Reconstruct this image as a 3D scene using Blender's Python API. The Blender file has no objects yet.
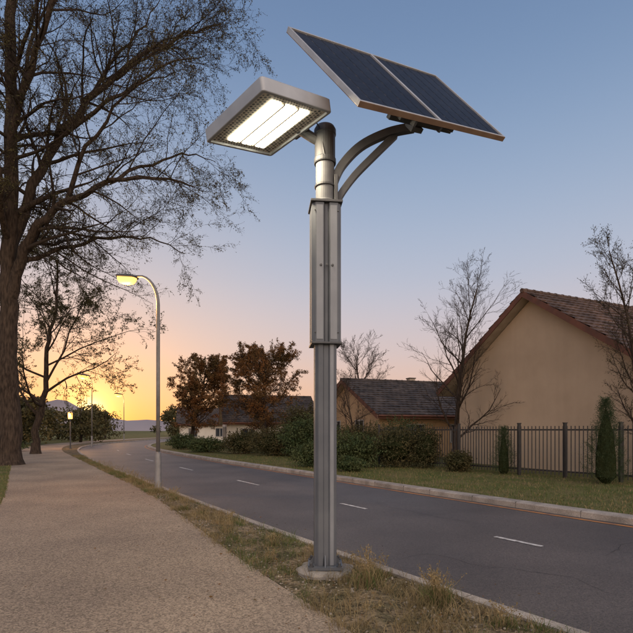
import bpy, math, random, bisect
import numpy as np
from mathutils import Vector, Matrix, noise

R = math.radians
scene = bpy.context.scene
COL = scene.collection

# ------------------------------------------------------------------ materials
def mk(name, c1, c2=None, scale=5.0, rough=0.8, metal=0.0, bump=0.0, bscale=40.0,
       detail=4.0, spec=0.5, fine=None, fine_scale=80.0, lo=0.35, hi=0.65, stretch=None, streak=0.0, patch=0.0):
    m = bpy.data.materials.new(name); m.use_nodes = True
    nt = m.node_tree; n = nt.nodes; l = nt.links
    b = n['Principled BSDF']
    b.inputs['Roughness'].default_value = rough
    b.inputs['Metallic'].default_value = metal
    b.inputs['Specular IOR Level'].default_value = spec
    tc = n.new('ShaderNodeTexCoord')
    src = tc.outputs['Object']
    if stretch:
        mp = n.new('ShaderNodeMapping'); mp.inputs['Scale'].default_value = stretch
        l.new(src, mp.inputs['Vector']); src = mp.outputs['Vector']
    c2 = c2 or tuple(x*0.75 for x in c1)
    nz = n.new('ShaderNodeTexNoise'); nz.inputs['Scale'].default_value = scale
    nz.inputs['Detail'].default_value = detail
    l.new(src, nz.inputs['Vector'])
    mr = n.new('ShaderNodeMapRange')
    mr.inputs['From Min'].default_value = lo; mr.inputs['From Max'].default_value = hi
    l.new(nz.outputs['Fac'], mr.inputs['Value'])
    mx = n.new('ShaderNodeMix'); mx.data_type = 'RGBA'
    mx.inputs[6].default_value = (*c1, 1); mx.inputs[7].default_value = (*c2, 1)
    l.new(mr.outputs['Result'], mx.inputs[0])
    out = mx.outputs[2]
    if fine:
        v = n.new('ShaderNodeTexVoronoi'); v.inputs['Scale'].default_value = fine_scale
        l.new(src, v.inputs['Vector'])
        sp = n.new('ShaderNodeSeparateColor'); l.new(v.outputs['Color'], sp.inputs['Color'])
        mr2 = n.new('ShaderNodeMapRange')
        mr2.inputs['To Min'].default_value = 1-fine; mr2.inputs['To Max'].default_value = 1+fine
        l.new(sp.outputs['Red'], mr2.inputs['Value'])
        vm = n.new('ShaderNodeVectorMath'); vm.operation = 'SCALE'
        l.new(out, vm.inputs[0]); l.new(mr2.outputs['Result'], vm.inputs['Scale'])
        out = vm.outputs['Vector']
    for amt, sc_, s1 in ((streak, (2.2, 2.2, .22), 1.6), (patch, (1, 1, 1), .35)):
        if amt:   # weathering
            mp2 = n.new('ShaderNodeMapping'); mp2.inputs['Scale'].default_value = sc_
            l.new(tc.outputs['Object'], mp2.inputs['Vector'])
            nz2 = n.new('ShaderNodeTexNoise'); nz2.inputs['Scale'].default_value = s1; nz2.inputs['Detail'].default_value = 7
            l.new(mp2.outputs['Vector'], nz2.inputs['Vector'])
            mr3 = n.new('ShaderNodeMapRange'); mr3.inputs['From Min'].default_value = .3; mr3.inputs['From Max'].default_value = .7
            mr3.inputs['To Min'].default_value = 1-amt; mr3.inputs['To Max'].default_value = 1+amt*.5
            l.new(nz2.outputs['Fac'], mr3.inputs['Value'])
            vm2 = n.new('ShaderNodeVectorMath'); vm2.operation = 'SCALE'
            l.new(out, vm2.inputs[0]); l.new(mr3.outputs['Result'], vm2.inputs['Scale']); out = vm2.outputs['Vector']
    l.new(out, b.inputs['Base Color'])
    if bump > 0:
        nb = n.new('ShaderNodeTexNoise'); nb.inputs['Scale'].default_value = bscale
        nb.inputs['Detail'].default_value = 4
        l.new(src, nb.inputs['Vector'])
        bp = n.new('ShaderNodeBump'); bp.inputs['Strength'].default_value = bump
        bp.inputs['Distance'].default_value = 0.02
        l.new(nb.outputs['Fac'], bp.inputs['Height'])
        l.new(bp.outputs['Normal'], b.inputs['Normal'])
    return m

def emis(name, col, strength):
    m = bpy.data.materials.new(name); m.use_nodes = True
    b = m.node_tree.nodes['Principled BSDF']
    b.inputs['Base Color'].default_value = (*[c*.5 for c in col], 1)
    b.inputs['Emission Color'].default_value = (*col, 1)
    b.inputs['Emission Strength'].default_value = strength
    m.cycles.emission_sampling = 'NONE'
    return m

M = {}
M['grass'] = mk('lawn_grass', (0.095, 0.110, 0.034), (0.16, 0.132, 0.058), 0.9, 0.95, bump=0.8, bscale=30, fine=0.4, fine_scale=35, spec=0.1)
M['asphalt'] = mk('asphalt', (0.080, 0.067, 0.060), (0.118, 0.100, 0.090), 0.5, 0.50, bump=0.6, bscale=140, fine=0.45, fine_scale=95, spec=0.5, patch=.14)
M['path'] = mk('path_aggregate', (0.36, 0.28, 0.20), (0.25, 0.195, 0.145), 0.55, 0.75, bump=0.9, bscale=85, fine=0.48, fine_scale=75, spec=0.35, patch=.12)
M['verge'] = mk('verge_soil', (0.20, 0.15, 0.095), (0.075, 0.066, 0.035), 3.2, 0.95, bump=1.0, bscale=30, fine=0.6, fine_scale=38, spec=0.15)
M['kerb'] = mk('kerb_concrete', (0.42, 0.37, 0.32), (0.26, 0.23, 0.20), 3.0, 0.85, bump=0.5, bscale=60, fine=0.18, fine_scale=90, spec=0.3, patch=.2)
M['joint'] = mk('kerb_joint', (0.10, 0.09, 0.08), None, 8, 0.95)
M['white'] = mk('road_paint_white', (0.72, 0.70, 0.66), (0.32, 0.30, 0.28), 14, 0.6, bump=0.3, bscale=120, detail=8)
M['orange'] = mk('road_paint_orange', (0.52, 0.21, 0.05), (0.25, 0.12, 0.06), 5, 0.65, bump=0.3, bscale=120)
M['crack'] = mk('crack_sealer', (0.045, 0.04, 0.038), None, 8, 0.6)
M['bark'] = mk('bark', (0.075, 0.055, 0.042), (0.028, 0.021, 0.017), 5, 0.95, bump=1.0, bscale=14, spec=0.15, stretch=(3, 3, 0.6))
M['twig'] = mk('twig', (0.055, 0.042, 0.034), (0.035, 0.027, 0.022), 2, 0.9, spec=0.15)
M['leaf_dark'] = mk('leaf_dark', (0.050, 0.052, 0.023), (0.09, 0.074, 0.032), 1.2, 0.85, spec=0.2)
M['leaf_rust'] = mk('leaf_rust', (0.21, 0.090, 0.030), (0.095, 0.065, 0.026), 0.9, 0.85, spec=0.2)
M['leaf_green'] = mk('leaf_green', (0.035, 0.060, 0.022), (0.080, 0.095, 0.037), 2.5, 0.8, spec=0.25)
M['leaf_conifer'] = mk('leaf_conifer', (0.028, 0.050, 0.022), (0.062, 0.080, 0.038), 4, 0.85, spec=0.2)
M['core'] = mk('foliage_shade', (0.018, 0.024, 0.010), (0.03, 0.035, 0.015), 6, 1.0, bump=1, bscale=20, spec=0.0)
M['dry'] = mk('dry_grass', (0.30, 0.225, 0.12), (0.17, 0.135, 0.065), 3.0, 0.9, spec=0.15)
M['blade'] = mk('green_blade', (0.12, 0.14, 0.045), (0.065, 0.09, 0.028), 3.0, 0.85, spec=0.2)
M['pebble'] = mk('pebble', (0.38, 0.33, 0.26), (0.18, 0.155, 0.13), 9, 0.85, bump=0.3)
M['stucco'] = mk('stucco', (0.52, 0.40, 0.285), (0.47, 0.36, 0.255), 0.8, 0.92, bump=0.5, bscale=60, spec=0.2, streak=.03, patch=.07)
M['stucco2'] = mk('stucco_warm', (0.54, 0.36, 0.21), (0.46, 0.31, 0.18), 0.8, 0.92, bump=0.4, bscale=70, spec=0.2, streak=.05)
M['stuccow'] = mk('stucco_white', (0.72, 0.67, 0.60), (0.62, 0.58, 0.52), 0.8, 0.92, bump=0.3, bscale=70, spec=0.2, streak=.05)
M['tile'] = mk('roof_tile', (0.070, 0.049, 0.042), (0.13, 0.084, 0.066), 1.4, 0.8, bump=0.4, bscale=30, fine=0.4, fine_scale=3.4, spec=0.25)
M['tiled'] = mk('roof_tile_dark', (0.045, 0.038, 0.036), (0.085, 0.068, 0.06), 1.4, 0.8, bump=0.4, bscale=30, fine=0.35, fine_scale=3.4, spec=0.25)
M['fascia'] = mk('fascia_brown', (0.16, 0.060, 0.034), (0.10, 0.042, 0.027), 3, 0.7)
M['soffit'] = mk('soffit', (0.45, 0.37, 0.29), (0.37, 0.30, 0.23), 3, 0.8)
M['glass'] = mk('window_glass', (0.03, 0.035, 0.045), (0.04, 0.045, 0.05), 3, 0.08, spec=0.8)
M['frame'] = mk('window_frame', (0.5, 0.48, 0.45), None, 3, 0.6)
M['blackmetal'] = mk('fence_metal', (0.022, 0.022, 0.024), (0.035, 0.032, 0.032), 8, 0.5, metal=0.3)
M['greymetal'] = mk('fence_bar_metal', (0.075, 0.072, 0.07), (0.05, 0.048, 0.046), 8, 0.55, metal=0.3)
M['polesteel'] = mk('pole_coated_steel', (0.140, 0.153, 0.172), (0.105, 0.117, 0.137), 2.5, 0.52, metal=0.35, bump=0.06, bscale=60, spec=0.5, streak=.22)
M['polelight'] = mk('pole_light_face', (0.24, 0.258, 0.285), (0.195, 0.21, 0.235), 3, 0.5, metal=0.35, bump=0.06, bscale=60, streak=.2)
M['poledark'] = mk('pole_dark', (0.060, 0.064, 0.072), (0.08, 0.083, 0.09), 4, 0.5, metal=0.3)
M['silver'] = mk('galvanised', (0.19, 0.20, 0.215), (0.145, 0.152, 0.165), 6, 0.6, metal=0.2, streak=.2)
M['lamppole'] = mk('painted_lamp_pole', (0.22, 0.21, 0.205), (0.17, 0.165, 0.16), 6, 0.5, metal=0.3, streak=.2)
M['alu'] = mk('aluminium_frame', (0.55, 0.55, 0.55), (0.45, 0.45, 0.45), 6, 0.45, metal=0.5)
M['copper'] = mk('panel_edge', (0.36, 0.24, 0.17), (0.28, 0.18, 0.13), 6, 0.5, metal=0.4)
M['cell'] = mk('solar_cell', (0.012, 0.014, 0.024), (0.019, 0.022, 0.034), 1.5, 0.38, spec=0.07)
M['cellgap'] = mk('solar_backing', (0.17, 0.18, 0.21), None, 4, 0.5, spec=0.1)
M['head'] = mk('luminaire_housing', (0.44, 0.465, 0.50), (0.37, 0.39, 0.425), 4, 0.5, metal=0.3, streak=.1)
M['reflector'] = mk('reflector', (0.68, 0.62, 0.52), (0.56, 0.51, 0.44), 8, 0.35)
M['conc'] = mk('footing_concrete', (0.30, 0.27, 0.235), (0.18, 0.165, 0.145), 6, 0.9, bump=0.8, bscale=40)
M['hill'] = mk('hill', (0.30, 0.26, 0.27), (0.35, 0.31, 0.32), 0.01, 1.0, spec=0)  # distance haze is put into the base colour as a paler tone
M['led'] = emis('led_white', (1.0, 0.90, 0.68), 12)
M['sodium'] = emis('sodium_lamp', (1.0, 0.47, 0.10), 3.0)
M['warmled'] = emis('path_lamp_glow', (1.0, 0.46, 0.11), 3.0)

# ------------------------------------------------------------------ mesh builder
class MB:
    def __init__(s): s.v = []; s.f = []; s.m = []
    def add(s, vs, fs, mi=0):
        o = len(s.v); s.v.extend([tuple(x) for x in vs])
        for f in fs: s.f.append(tuple(i+o for i in f)); s.m.append(mi)
    def box(s, c, d, mi=0, mat=None):
        x, y, z = d[0]/2, d[1]/2, d[2]/2
        vs = [Vector((sx*x, sy*y, sz*z))+Vector(c) for sz in (-1, 1) for sy in (-1, 1) for sx in (-1, 1)]
        if mat is not None: vs = [mat @ q for q in vs]
        s.add(vs, [(0, 2, 3, 1), (4, 5, 7, 6), (0, 1, 5, 4), (2, 6, 7, 3), (0, 4, 6, 2), (1, 3, 7, 5)], mi)
    def tube(s, pts, rad, n=6, mi=0, cap=False):
        pts = [Vector(p) for p in pts]; k = len(pts); vs = []
        t0 = (pts[1]-pts[0]).normalized()
        ref = Vector((0, 0, 1)) if abs(t0.z) < 0.9 else Vector((1, 0, 0))
        u = t0.cross(ref).normalized()
        for i, p in enumerate(pts):
            t = (pts[min(i+1, k-1)]-pts[max(i-1, 0)]).normalized()
            u = (u - t*u.dot(t)).normalized(); w = t.cross(u)
            for j in range(n):
                a = 2*math.pi*j/n
                vs.append(p+(u*math.cos(a)+w*math.sin(a))*rad[i])
        fs = [(i*n+j, i*n+(j+1) % n, (i+1)*n+(j+1) % n, (i+1)*n+j) for i in range(k-1) for j in range(n)]
        if cap: fs += [tuple(range(n-1, -1, -1)), tuple((k-1)*n+j for j in range(n))]
        s.add(vs, fs, mi)
    def lathe(s, prof, n=24, mi=0, c=(0, 0, 0)):
        vs = [(c[0]+r*math.cos(2*math.pi*j/n), c[1]+r*math.sin(2*math.pi*j/n), c[2]+z) for r, z in prof for j in range(n)]
        fs = [(i*n+j, i*n+(j+1) % n, (i+1)*n+(j+1) % n, (i+1)*n+j) for i in range(len(prof)-1) for j in range(n)]
        fs += [tuple(range(n-1, -1, -1)), tuple((len(prof)-1)*n+j for j in range(n))]
        s.add(vs, fs, mi)
    def leaves(s, C, size, mi, rs, aspect=0.55, flat=0.0):
        C = np.asarray(C, float); N = len(C)
        if N == 0: return
        u = rs.normal(size=(N, 3)); u[:, 2] *= (1-flat); u /= np.linalg.norm(u, axis=1)[:, None]+1e-9
        w = rs.normal(size=(N, 3)); w[:, 2] *= (1-flat); w = np.cross(u, np.cross(u, w)) if flat else np.cross(u, w); w /= np.linalg.norm(w, axis=1)[:, None]+1e-9
        sz = (size*rs.uniform(0.6, 1.4, N))[:, None]
        a = u*sz; b = w*sz*aspect
        V = np.stack([C-a, C-b*0.9+a*0.1, C+a, C+b*0.9+a*0.1], 1).reshape(-1, 3)
        o = len(s.v); s.v.extend(map(tuple, V.tolist()))
        for i in range(N):
            q = o+4*i; s.f.append((q, q+1, q+2, q+3))
        s.m.extend([mi]*N)
    def obj(s, name, mats, parent=None, loc=(0, 0, 0), smooth=False, rotz=0.0, bevel=0):
        me = bpy.data.meshes.new(name); me.from_pydata(s.v, [], s.f)
        for mt in mats: me.materials.append(M[mt])
        me.polygons.foreach_set('material_index', s.m)
        if smooth: me.polygons.foreach_set('use_smooth', [True]*len(s.f))
        me.update()
        o = bpy.data.objects.new(name, me); COL.objects.link(o)
        o.location = loc; o.rotation_euler[2] = rotz
        if parent: o.parent = parent
        if bevel:
            b = o.modifiers.new('bevel', 'BEVEL'); b.width = bevel; b.segments = 2; b.limit_method = 'ANGLE'
        return o

def empty(name, loc, rotz=0):
    e = bpy.data.objects.new(name, None); e.location = loc; e.rotation_euler[2] = rotz
    e.empty_display_size = 0.3; COL.objects.link(e); return e

def catmull(P, step=0.5):
    P = [Vector((p[0], p[1], 0)) for p in P]
    out = []
    for i in range(len(P)-1):
        p0 = P[max(i-1, 0)]; p1 = P[i]; p2 = P[i+1]; p3 = P[min(i+2, len(P)-1)]
        n = max(2, int((p2-p1).length/step))
        for k in range(n):
            t = k/n
            out.append(0.5*((2*p1)+(p2-p0)*t+(2*p0-5*p1+4*p2-p3)*t*t+(3*p1-p0-3*p2+p3)*t**3))
    out.append(P[-1]); return out

def offset(L, d):
    out = []
    for i, p in enumerate(L):
        t = (L[min(i+1, len(L)-1)]-L[max(i-1, 0)]).normalized()
        out.append(p+Vector((t.y, -t.x, 0))*d)
    return out

def strip(name, A, B, z, mat, div=1, wob=0.0):
    mb = MB(); n = len(A); vs = []
    for i in range(n):
        for k in range(div+1):
            q = A[i].lerp(B[i], k/div)
            zz = z
            if wob and 0 < k < div: zz += wob*(noise.noise(Vector((q.x*1.3, q.y*1.3, 0)))+0.5*noise.noise(Vector((q.x*5, q.y*5, 3)))+0.4)
            vs.append((q.x, q.y, zz))
    fs = [(i*(div+1)+k, i*(div+1)+k+1, (i+1)*(div+1)+k+1, (i+1)*(div+1)+k) for i in range(n-1) for k in range(div)]
    mb.add(vs, fs); return mb.obj(name, [mat], smooth=wob > 0)

# ------------------------------------------------------------------ layout curves
roadL = catmull([(19, -20), (11.8, -10), (4.7, 0), (1.98, 3.63), (0.6, 5.6), (-0.45, 7.2), (-2.55, 10.5), (-5.2, 14.8),
                 (-9.85, 22.4), (-14.2, 30), (-18.3, 38), (-21.5, 46), (-23.7, 55), (-25, 66), (-25.5, 80), (-24, 110), (-18, 160)], 0.4)
RW = 5.4
roadR = offset(roadL, RW)
pathR = catmull([(13, -20), (7.6, -10), (2.1, 0), (.25, 3.63), (-.88, 5.68), (-3.84, 11.35), (-8.1, 18.45), (-12.9, 26.4),
                 (-17.5, 34), (-21.6, 42), (-24.6, 50), (-26.6, 60), (-27.8, 70), (-28.5, 85), (-27.5, 110)], 0.4)
pathL = offset(pathR, -2.9)

mb = MB(); mb.add([(-1500, -300, -.11), (1500, -300, -.11), (1500, 2500, -.11), (-1500, 2500, -.11)], [(0, 1, 2, 3)])
mb.obj('ground', ['grass'])
strip('road', offset(roadL, -.02), offset(roadR, .02), -0.10, 'asphalt', 6)

def kerb(name, A, width, seg=0.9):
    B = offset(A, width); mb = MB(); n = len(A)
    prof = []
    for i in range(n):
        a = A[i]; b = B[i]; c = a.lerp(b, 0.12)
        prof += [(a.x, a.y, -.13), (a.x, a.y, .0), (c.x, c.y, .022), (b.x, b.y, .022), (b.x, b.y, -.05)]
    fs = []
    for i in range(n-1):
        for k in range(4): fs.append((i*5+k, i*5+k+1, (i+1)*5+k+1, (i+1)*5+k))
    mb.add(prof, fs)
    acc = 0
    for i in range(1, n-1):
        acc += (A[i]-A[i-1]).length
        if acc > seg and A[i].y < 30:
            acc = 0
            t = (A[i+1]-A[i-1]).normalized(); s_ = (B[i]-A[i]).normalized()
            m_ = Matrix(((s_.x, t.x, 0, A[i].x), (s_.y, t.y, 0, A[i].y), (0, 0, 1, 0), (0, 0, 0, 1)))
            mb.box((abs(width)/2+.01, 0, -.052), (abs(width)+.026, .007, .15), 1, m_)
    mb.obj(name, ['kerb', 'joint'])
kerb('kerb', roadL, -0.14)
kerb('kerb', roadR, 0.32)

_yc = {}
def at_y(L, y):
    k = id(L)
    if k not in _yc: _yc[k] = (L, [p.y for p in L])
    Y = _yc[k][1]; i = min(max(bisect.bisect_right(Y, y)-1, 0), len(L)-2)
    t = (y-Y[i])/(Y[i+1]-Y[i]+1e-9); return L[i].lerp(L[i+1], min(max(t, 0), 1))
kL = offset(roadL, -0.14)
ys = [-15+0.2*i for i in range(int(20/0.2))]+[5+0.25*i for i in range(100)]+[30+i for i in range(60)]
strip('verge', [at_y(pathR, y)+Vector((-.03, 0, 0)) for y in ys], [at_y(kL, y) for y in ys], 0.0, 'verge', 10, 0.03)
strip('footpath', pathL, pathR, 0.012, 'path', 4)
lawnA = [p for p in offset(roadR, 0.32) if p.y < 120]
strip('lawn', lawnA, [p+Vector((60, 0, 0)) for p in lawnA], 0.0, 'grass', 3)
lawnB = offset(pathL, 0.03)
strip('lawn', [p-Vector((60, 0, 0)) for p in lawnB], lawnB, 0.0, 'grass', 3)

mb = MB()
cen = offset(roadL, RW*0.5)
def along(L, y, length, w, z, mb, mi=0):
    p = at_y(L, y); q = at_y(L, y+0.3); t = (q-p).normalized(); s_ = Vector((t.y, -t.x, 0))
    a = p-t*length/2; b = p+t*length/2
    mb.add([(*(a-s_*w/2).xy, z), (*(a+s_*w/2).xy, z), (*(b+s_*w/2).xy, z), (*(b-s_*w/2).xy, z)], [(0, 1, 2, 3)], mi)
for y, ln in ((3.4, .8), (7.05, .75), (10.3, 0.9), (14.9, 1.6), (20.2, 1.8), (26, 2), (32, 2), (38, 2), (-.5, .8)):
    along(cen, y, ln, 0.085, -0.094, mb)
mb.obj('lane_marking', ['white'])
strip('edge_line', offset(roadR, -.26), offset(roadR, -.15), -0.095, 'orange')
mb = MB(); rc = random.Random(3)
def crack(p, d, L, w, z, wig=.45):
    pts = [Vector(p)]; dd = Vector(d).normalized(); k = int(L/.1)
    for i in range(k):
        dd = (dd*.6+Vector((rc.gauss(0, wig), rc.gauss(0, wig), 0))*.6+Vector(d).normalized()*.4).normalized(); pts.append(pts[-1]+dd*.1)
    vs = []
    for i, q in enumerate(pts):
        t = (pts[min(i+1, k)]-pts[max(i-1, 0)]).normalized(); s_ = Vector((t.y, -t.x, 0)); ww = w*(1-abs(i/k*2-1)**3)*rc.uniform(.4, 1.2)+.0005
        vs += [(q.x-s_.x*ww, q.y-s_.y*ww, z), (q.x+s_.x*ww, q.y+s_.y*ww, z)]
    mb.add(vs, [(2*i, 2*i+1, 2*i+3, 2*i+2) for i in range(k)])
for y, off, dx, dy, L in ((4.6, 1.7, -.6, 1, 3.5), (7.5, 4.2, -.6, 1, 5), (6.2, 3.4, 1, .5, 1.6), (10, 1.3, 1, .6, 3), (12, 3.9, -.6, 1, 6), (15, 1.4, -.6, 1, 7), (9, 2.2, 1, .2, 2.2)):
    q = at_y(roadL, y)+Vector((off, 0, 0)); crack(q, (dx, dy, 0), L, .0032, -0.0955)
mb.obj('road_cracks', ['crack'])

# ------------------------------------------------------------------ trees
def grow(mb, rnd, p, d, L, r, lev, S, leaves, guide=None):
    nseg = S['seg'][lev]
    if guide:
        pts = [Vector(g) for g in guide]; n = len(pts)
        sm = []
        for i in range(n-1):
            p0 = pts[max(i-1, 0)]; p1 = pts[i]; p2 = pts[i+1]; p3 = pts[min(i+2, n-1)]
            for k in range(4):
                t = k/4
                sm.append(0.5*((2*p1)+(p2-p0)*t+(2*p0-5*p1+4*p2-p3)*t*t+(3*p1-p0-3*p2+p3)*t**3)
                          + Vector((rnd.gauss(0, .06), rnd.gauss(0, .06), rnd.gauss(0, .06)))*(1 if i+k else 0))
        sm.append(pts[-1]); pts = sm
        L = sum((pts[i+1]-pts[i]).length for i in range(len(pts)-1))
        rad = [r*(1-(1-S['tip'][lev])*(i/(len(pts)-1))**0.8) for i in range(len(pts))]
    else:
        pts = [p.copy()]; rad = [r]
        dd = d.normalized()
        for i in range(nseg):
            j = S['wig'][lev]
            dd = (dd+Vector((rnd.gauss(0, j), rnd.gauss(0, j), rnd.gauss(0, j)+S['up'][lev]))).normalized()
            pts.append(pts[-1]+dd*L/nseg)
            rad.append(r*(1-(1-S['tip'][lev])*(i+1)/nseg))
    mb.tube(pts, rad, S['sides'][lev], 0 if lev < 2 else 1)
    nn = len(pts)-1
    if lev >= S['maxlev']:
        for _ in range(S['leaf']):
            t = rnd.uniform(.1, 1)*nn; i = min(int(t), nn-1)
            q = pts[i].lerp(pts[i+1], t-i)
            leaves.append((q.x+rnd.gauss(0, .05), q.y+rnd.gauss(0, .05), q.z+rnd.gauss(0, .05)))
        return
    k = S['n'][lev]
    if lev > 0: k = max(2, int(k*rnd.uniform(.75, 1.25)+.5))
    if guide and lev == 1: k = max(5, int(L*S.get('dens', 1.6)))
    for c in range(k):
        t = S['start'][lev]+(1-S['start'][lev])*((c+rnd.random())/k)
        tt = min(t, .999)*nn; i = int(tt); q = pts[i].lerp(pts[i+1], tt-i)
        base = (pts[i+1]-pts[i]).normalized()
        ax = Vector((rnd.gauss(0, 1), rnd.gauss(0, 1), rnd.gauss(0, 1))).cross(base).normalized()
        a = R(S['ang'][lev]+rnd.gauss(0, 9))
        nd = base*math.cos(a)+ax*math.sin(a)
        rr = (rad[i]+(rad[i+1]-rad[i])*(tt-i))
        ln = L*S['ratio'][lev]*(1.15-.6*t)*rnd.uniform(.7, 1.2) if lev else S['len1']*(1.2-.75*t*S.get('taper', 1))*rnd.uniform(.75, 1.15)
        if not lev and S.get('dome'): ln = S['len1']*math.sqrt(max(.12, 1-((t-.45)/.62)**2))*rnd.uniform(.8, 1.12)
        if guide and lev > 0: ln = S['len2']*(1.1-.4*t)*rnd.uniform(.7, 1.2)
        grow(mb, rnd, q, nd, ln, max(rr*S['rr'][lev], S['rmin']), lev+1, S, leaves)

def tree(name, loc, H, r, S, seed, leafmat='leaf_dark', leafsize=.05, trunk=None, limbs=()):
    rnd = random.Random(seed); rs = np.random.RandomState(seed)
    mb = MB(); lv = []
    grow(mb, rnd, Vector((0, 0, -.15)), Vector((0, 0, 1)), H, r, 0, S, lv, guide=trunk)
    for (gr, rad) in limbs:
        grow(mb, rnd, None, None, 0, rad, 1, S, lv, guide=gr)
    mb.tube([(0, 0, -.2), (0, 0, .0), (0, 0, .25), (0, 0, .7)], [r*1.55, r*1.35, r*1.12, r*.98], 10, 0)
    mb.leaves(lv, leafsize, 2, rs)
    return mb.obj(name, ['bark', 'twig', leafmat], loc=loc, smooth=True)

BIG = dict(seg=[8, 8, 7, 5, 2], wig=[.05, .12, .15, .2, .22], up=[0, .02, -.01, -.05, -.08], tip=[.35, .12, .15, .3, .4],
           sides=[10, 7, 5, 3, 3], maxlev=4, n=[5, 10, 11, 9], start=[.45, .12, .1, .08], ang=[50, 50, 46, 42],
           ratio=[.5, .42, .42, .42], len1=5.0, len2=4.1, rr=[.5, .45, .45, .6], rmin=.0065, leaf=3, taper=.6, dens=1.8)
bx, by = -13.15, 21.0
def G(*p): return [(x-bx, y, z) for x, y, z in p]
limbs = [
    (G((-13.1, 0, 7.0), (-12.3, -.3, 9.1), (-11.3, -.5, 10.4), (-9.6, -.6, 11.3), (-7.4, -.4, 12.1), (-5.4, 0, 11.9)), .27),
    (G((-13.1, 0, 9.0), (-12.2, .3, 12.0), (-11, .5, 14.6), (-8.9, .8, 17.2), (-6.6, 1, 18.9), (-4.4, 1, 19.6)), .27),
    (G((-13.0, 0, 11.5), (-12.3, -.8, 14.5), (-10.8, -1.5, 17.5), (-9, -2, 20), (-7, -2.2, 22)), .22),
    (G((-13.0, 0, 12.5), (-13.4, .8, 15), (-13.2, 1.6, 19), (-12, 2, 23)), .2),
    (G((-13.1, 0, 8.5), (-14.6, -.8, 10.5), (-16, -1.4, 13.5), (-17.5, -2, 17)), .24),
    (G((-10.4, -.55, 10.9), (-9.3, -1, 13), (-7.6, -1.4, 14.8), (-5.6, -1.6, 15.6)), .12),
    (G((-12.7, -.2, 8.5), (-11.2, .6, 9.4), (-9.4, 1.2, 10.2), (-7.6, 1.4, 10.2), (-6, 1.4, 9.5)), .12),
    (G((-11.2, .4, 14.2), (-8.9, .2, 15.6), (-6.6, 0, 16.9), (-4.7, -.2, 17.3)), .12),
    (G((-8.6, -.5, 11.8), (-7.2, .6, 13.2), (-5.8, 1.2, 13.9), (-4.6, 1.4, 13.7)), .09),
    (G((-8.9, .8, 17.0), (-7.4, .6, 17.9), (-5.6, .4, 18.6), (-3.8, .2, 19.2)), .08),
    (G((-10.2, .5, 15.6), (-9.6, 1.4, 17.8), (-8.4, 2, 20), (-7.4, 2.4, 22)), .12),
    (G((-13.1, 0, 10), (-13.0, -1.8, 12), (-12.6, -3.5, 15), (-12, -4.5, 18)), .17),
]
tree('large_tree', (bx, by, 0), 20, .50, BIG, 7, 'leaf_dark', .034,
     trunk=[(0, 0, -.15), (0.05, 0, 3), (-.05, 0, 6), (0.05, 0, 9), (.1, .1, 13), (-.1, .3, 18), (.3, .4, 23.5)], limbs=limbs)

MED = dict(seg=[7, 6, 5, 4, 2], wig=[.06, .13, .17, .2, .2], up=[0, .04, .02, -.02, -.04], tip=[.2, .15, .2, .3, .4],
           sides=[8, 6, 4, 3, 3], maxlev=4, n=[14, 9, 8, 6], start=[.22, .15, .12, .1], ang=[55, 46, 44, 42],
           ratio=[.5, .5, .45, .42], len1=6.2, len2=2, rr=[.5, .5, .5, .6], rmin=.009, leaf=4, taper=.7)
tree('deciduous_tree', (-17.4, 30.5, 0), 12.0, .26, dict(MED, len1=6.4, ang=[60, 46, 44, 42], leaf=5, n=[17, 9, 8, 6]), 12, 'leaf_dark', .05,
     trunk=[(0, 0, -.15), (.1, 0, 2), (.5, 0, 4), (.7, 0, 6.5), (1.1, .2, 9), (1.2, .2, 12)])

ROUND = dict(MED); ROUND.update(n=[24, 10, 7, 5], len1=3.4, start=[.24, .12, .1, .08], leaf=6, rmin=.010, ang=[58, 44, 42, 40], dome=True, ratio=[.5, .5, .45, .42])
tree('deciduous_tree', (-3.7, 34, 0), 6.5, .2, ROUND, 21, 'leaf_rust', .05)
ROUND2 = dict(ROUND); ROUND2.update(len1=3.3)
tree('deciduous_tree', (-10.6, 42, 0), 6.7, .2, ROUND2, 24, 'leaf_rust', .055)

BARE = dict(MED); BARE.update(n=[20, 9, 6, 4], len1=3.0, up=[0, .08, .08, .06, .05], ang=[40, 34, 34, 32], leaf=0, start=[.13, .12, .12, .1], rmin=.005, dome=True)
tree('bare_tree', (5.85, 20.9, 0), 8.0, .12, BARE, 31)
BARE2 = dict(BARE); BARE2.update(len1=3.9, rmin=.010)
tree('bare_tree', (3.9, 42, 0), 8.2, .16, BARE2, 36)
BARE3 = dict(BARE); BARE3.update(len1=1.7, n=[15, 7, 5, 3], rmin=.006)
tree('bare_tree', (1.95, 24.3, 0), 3.9, .07, BARE3, 33)
BARE4 = dict(BARE); BARE4.update(len1=1.7, n=[26, 8, 6, 3], leaf=1, ang=[30, 32, 32, 32])
tree('slender_tree', (9.6, 14.2, 0), 7.0, .075, BARE4, 34, 'leaf_dark', .020)

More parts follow.
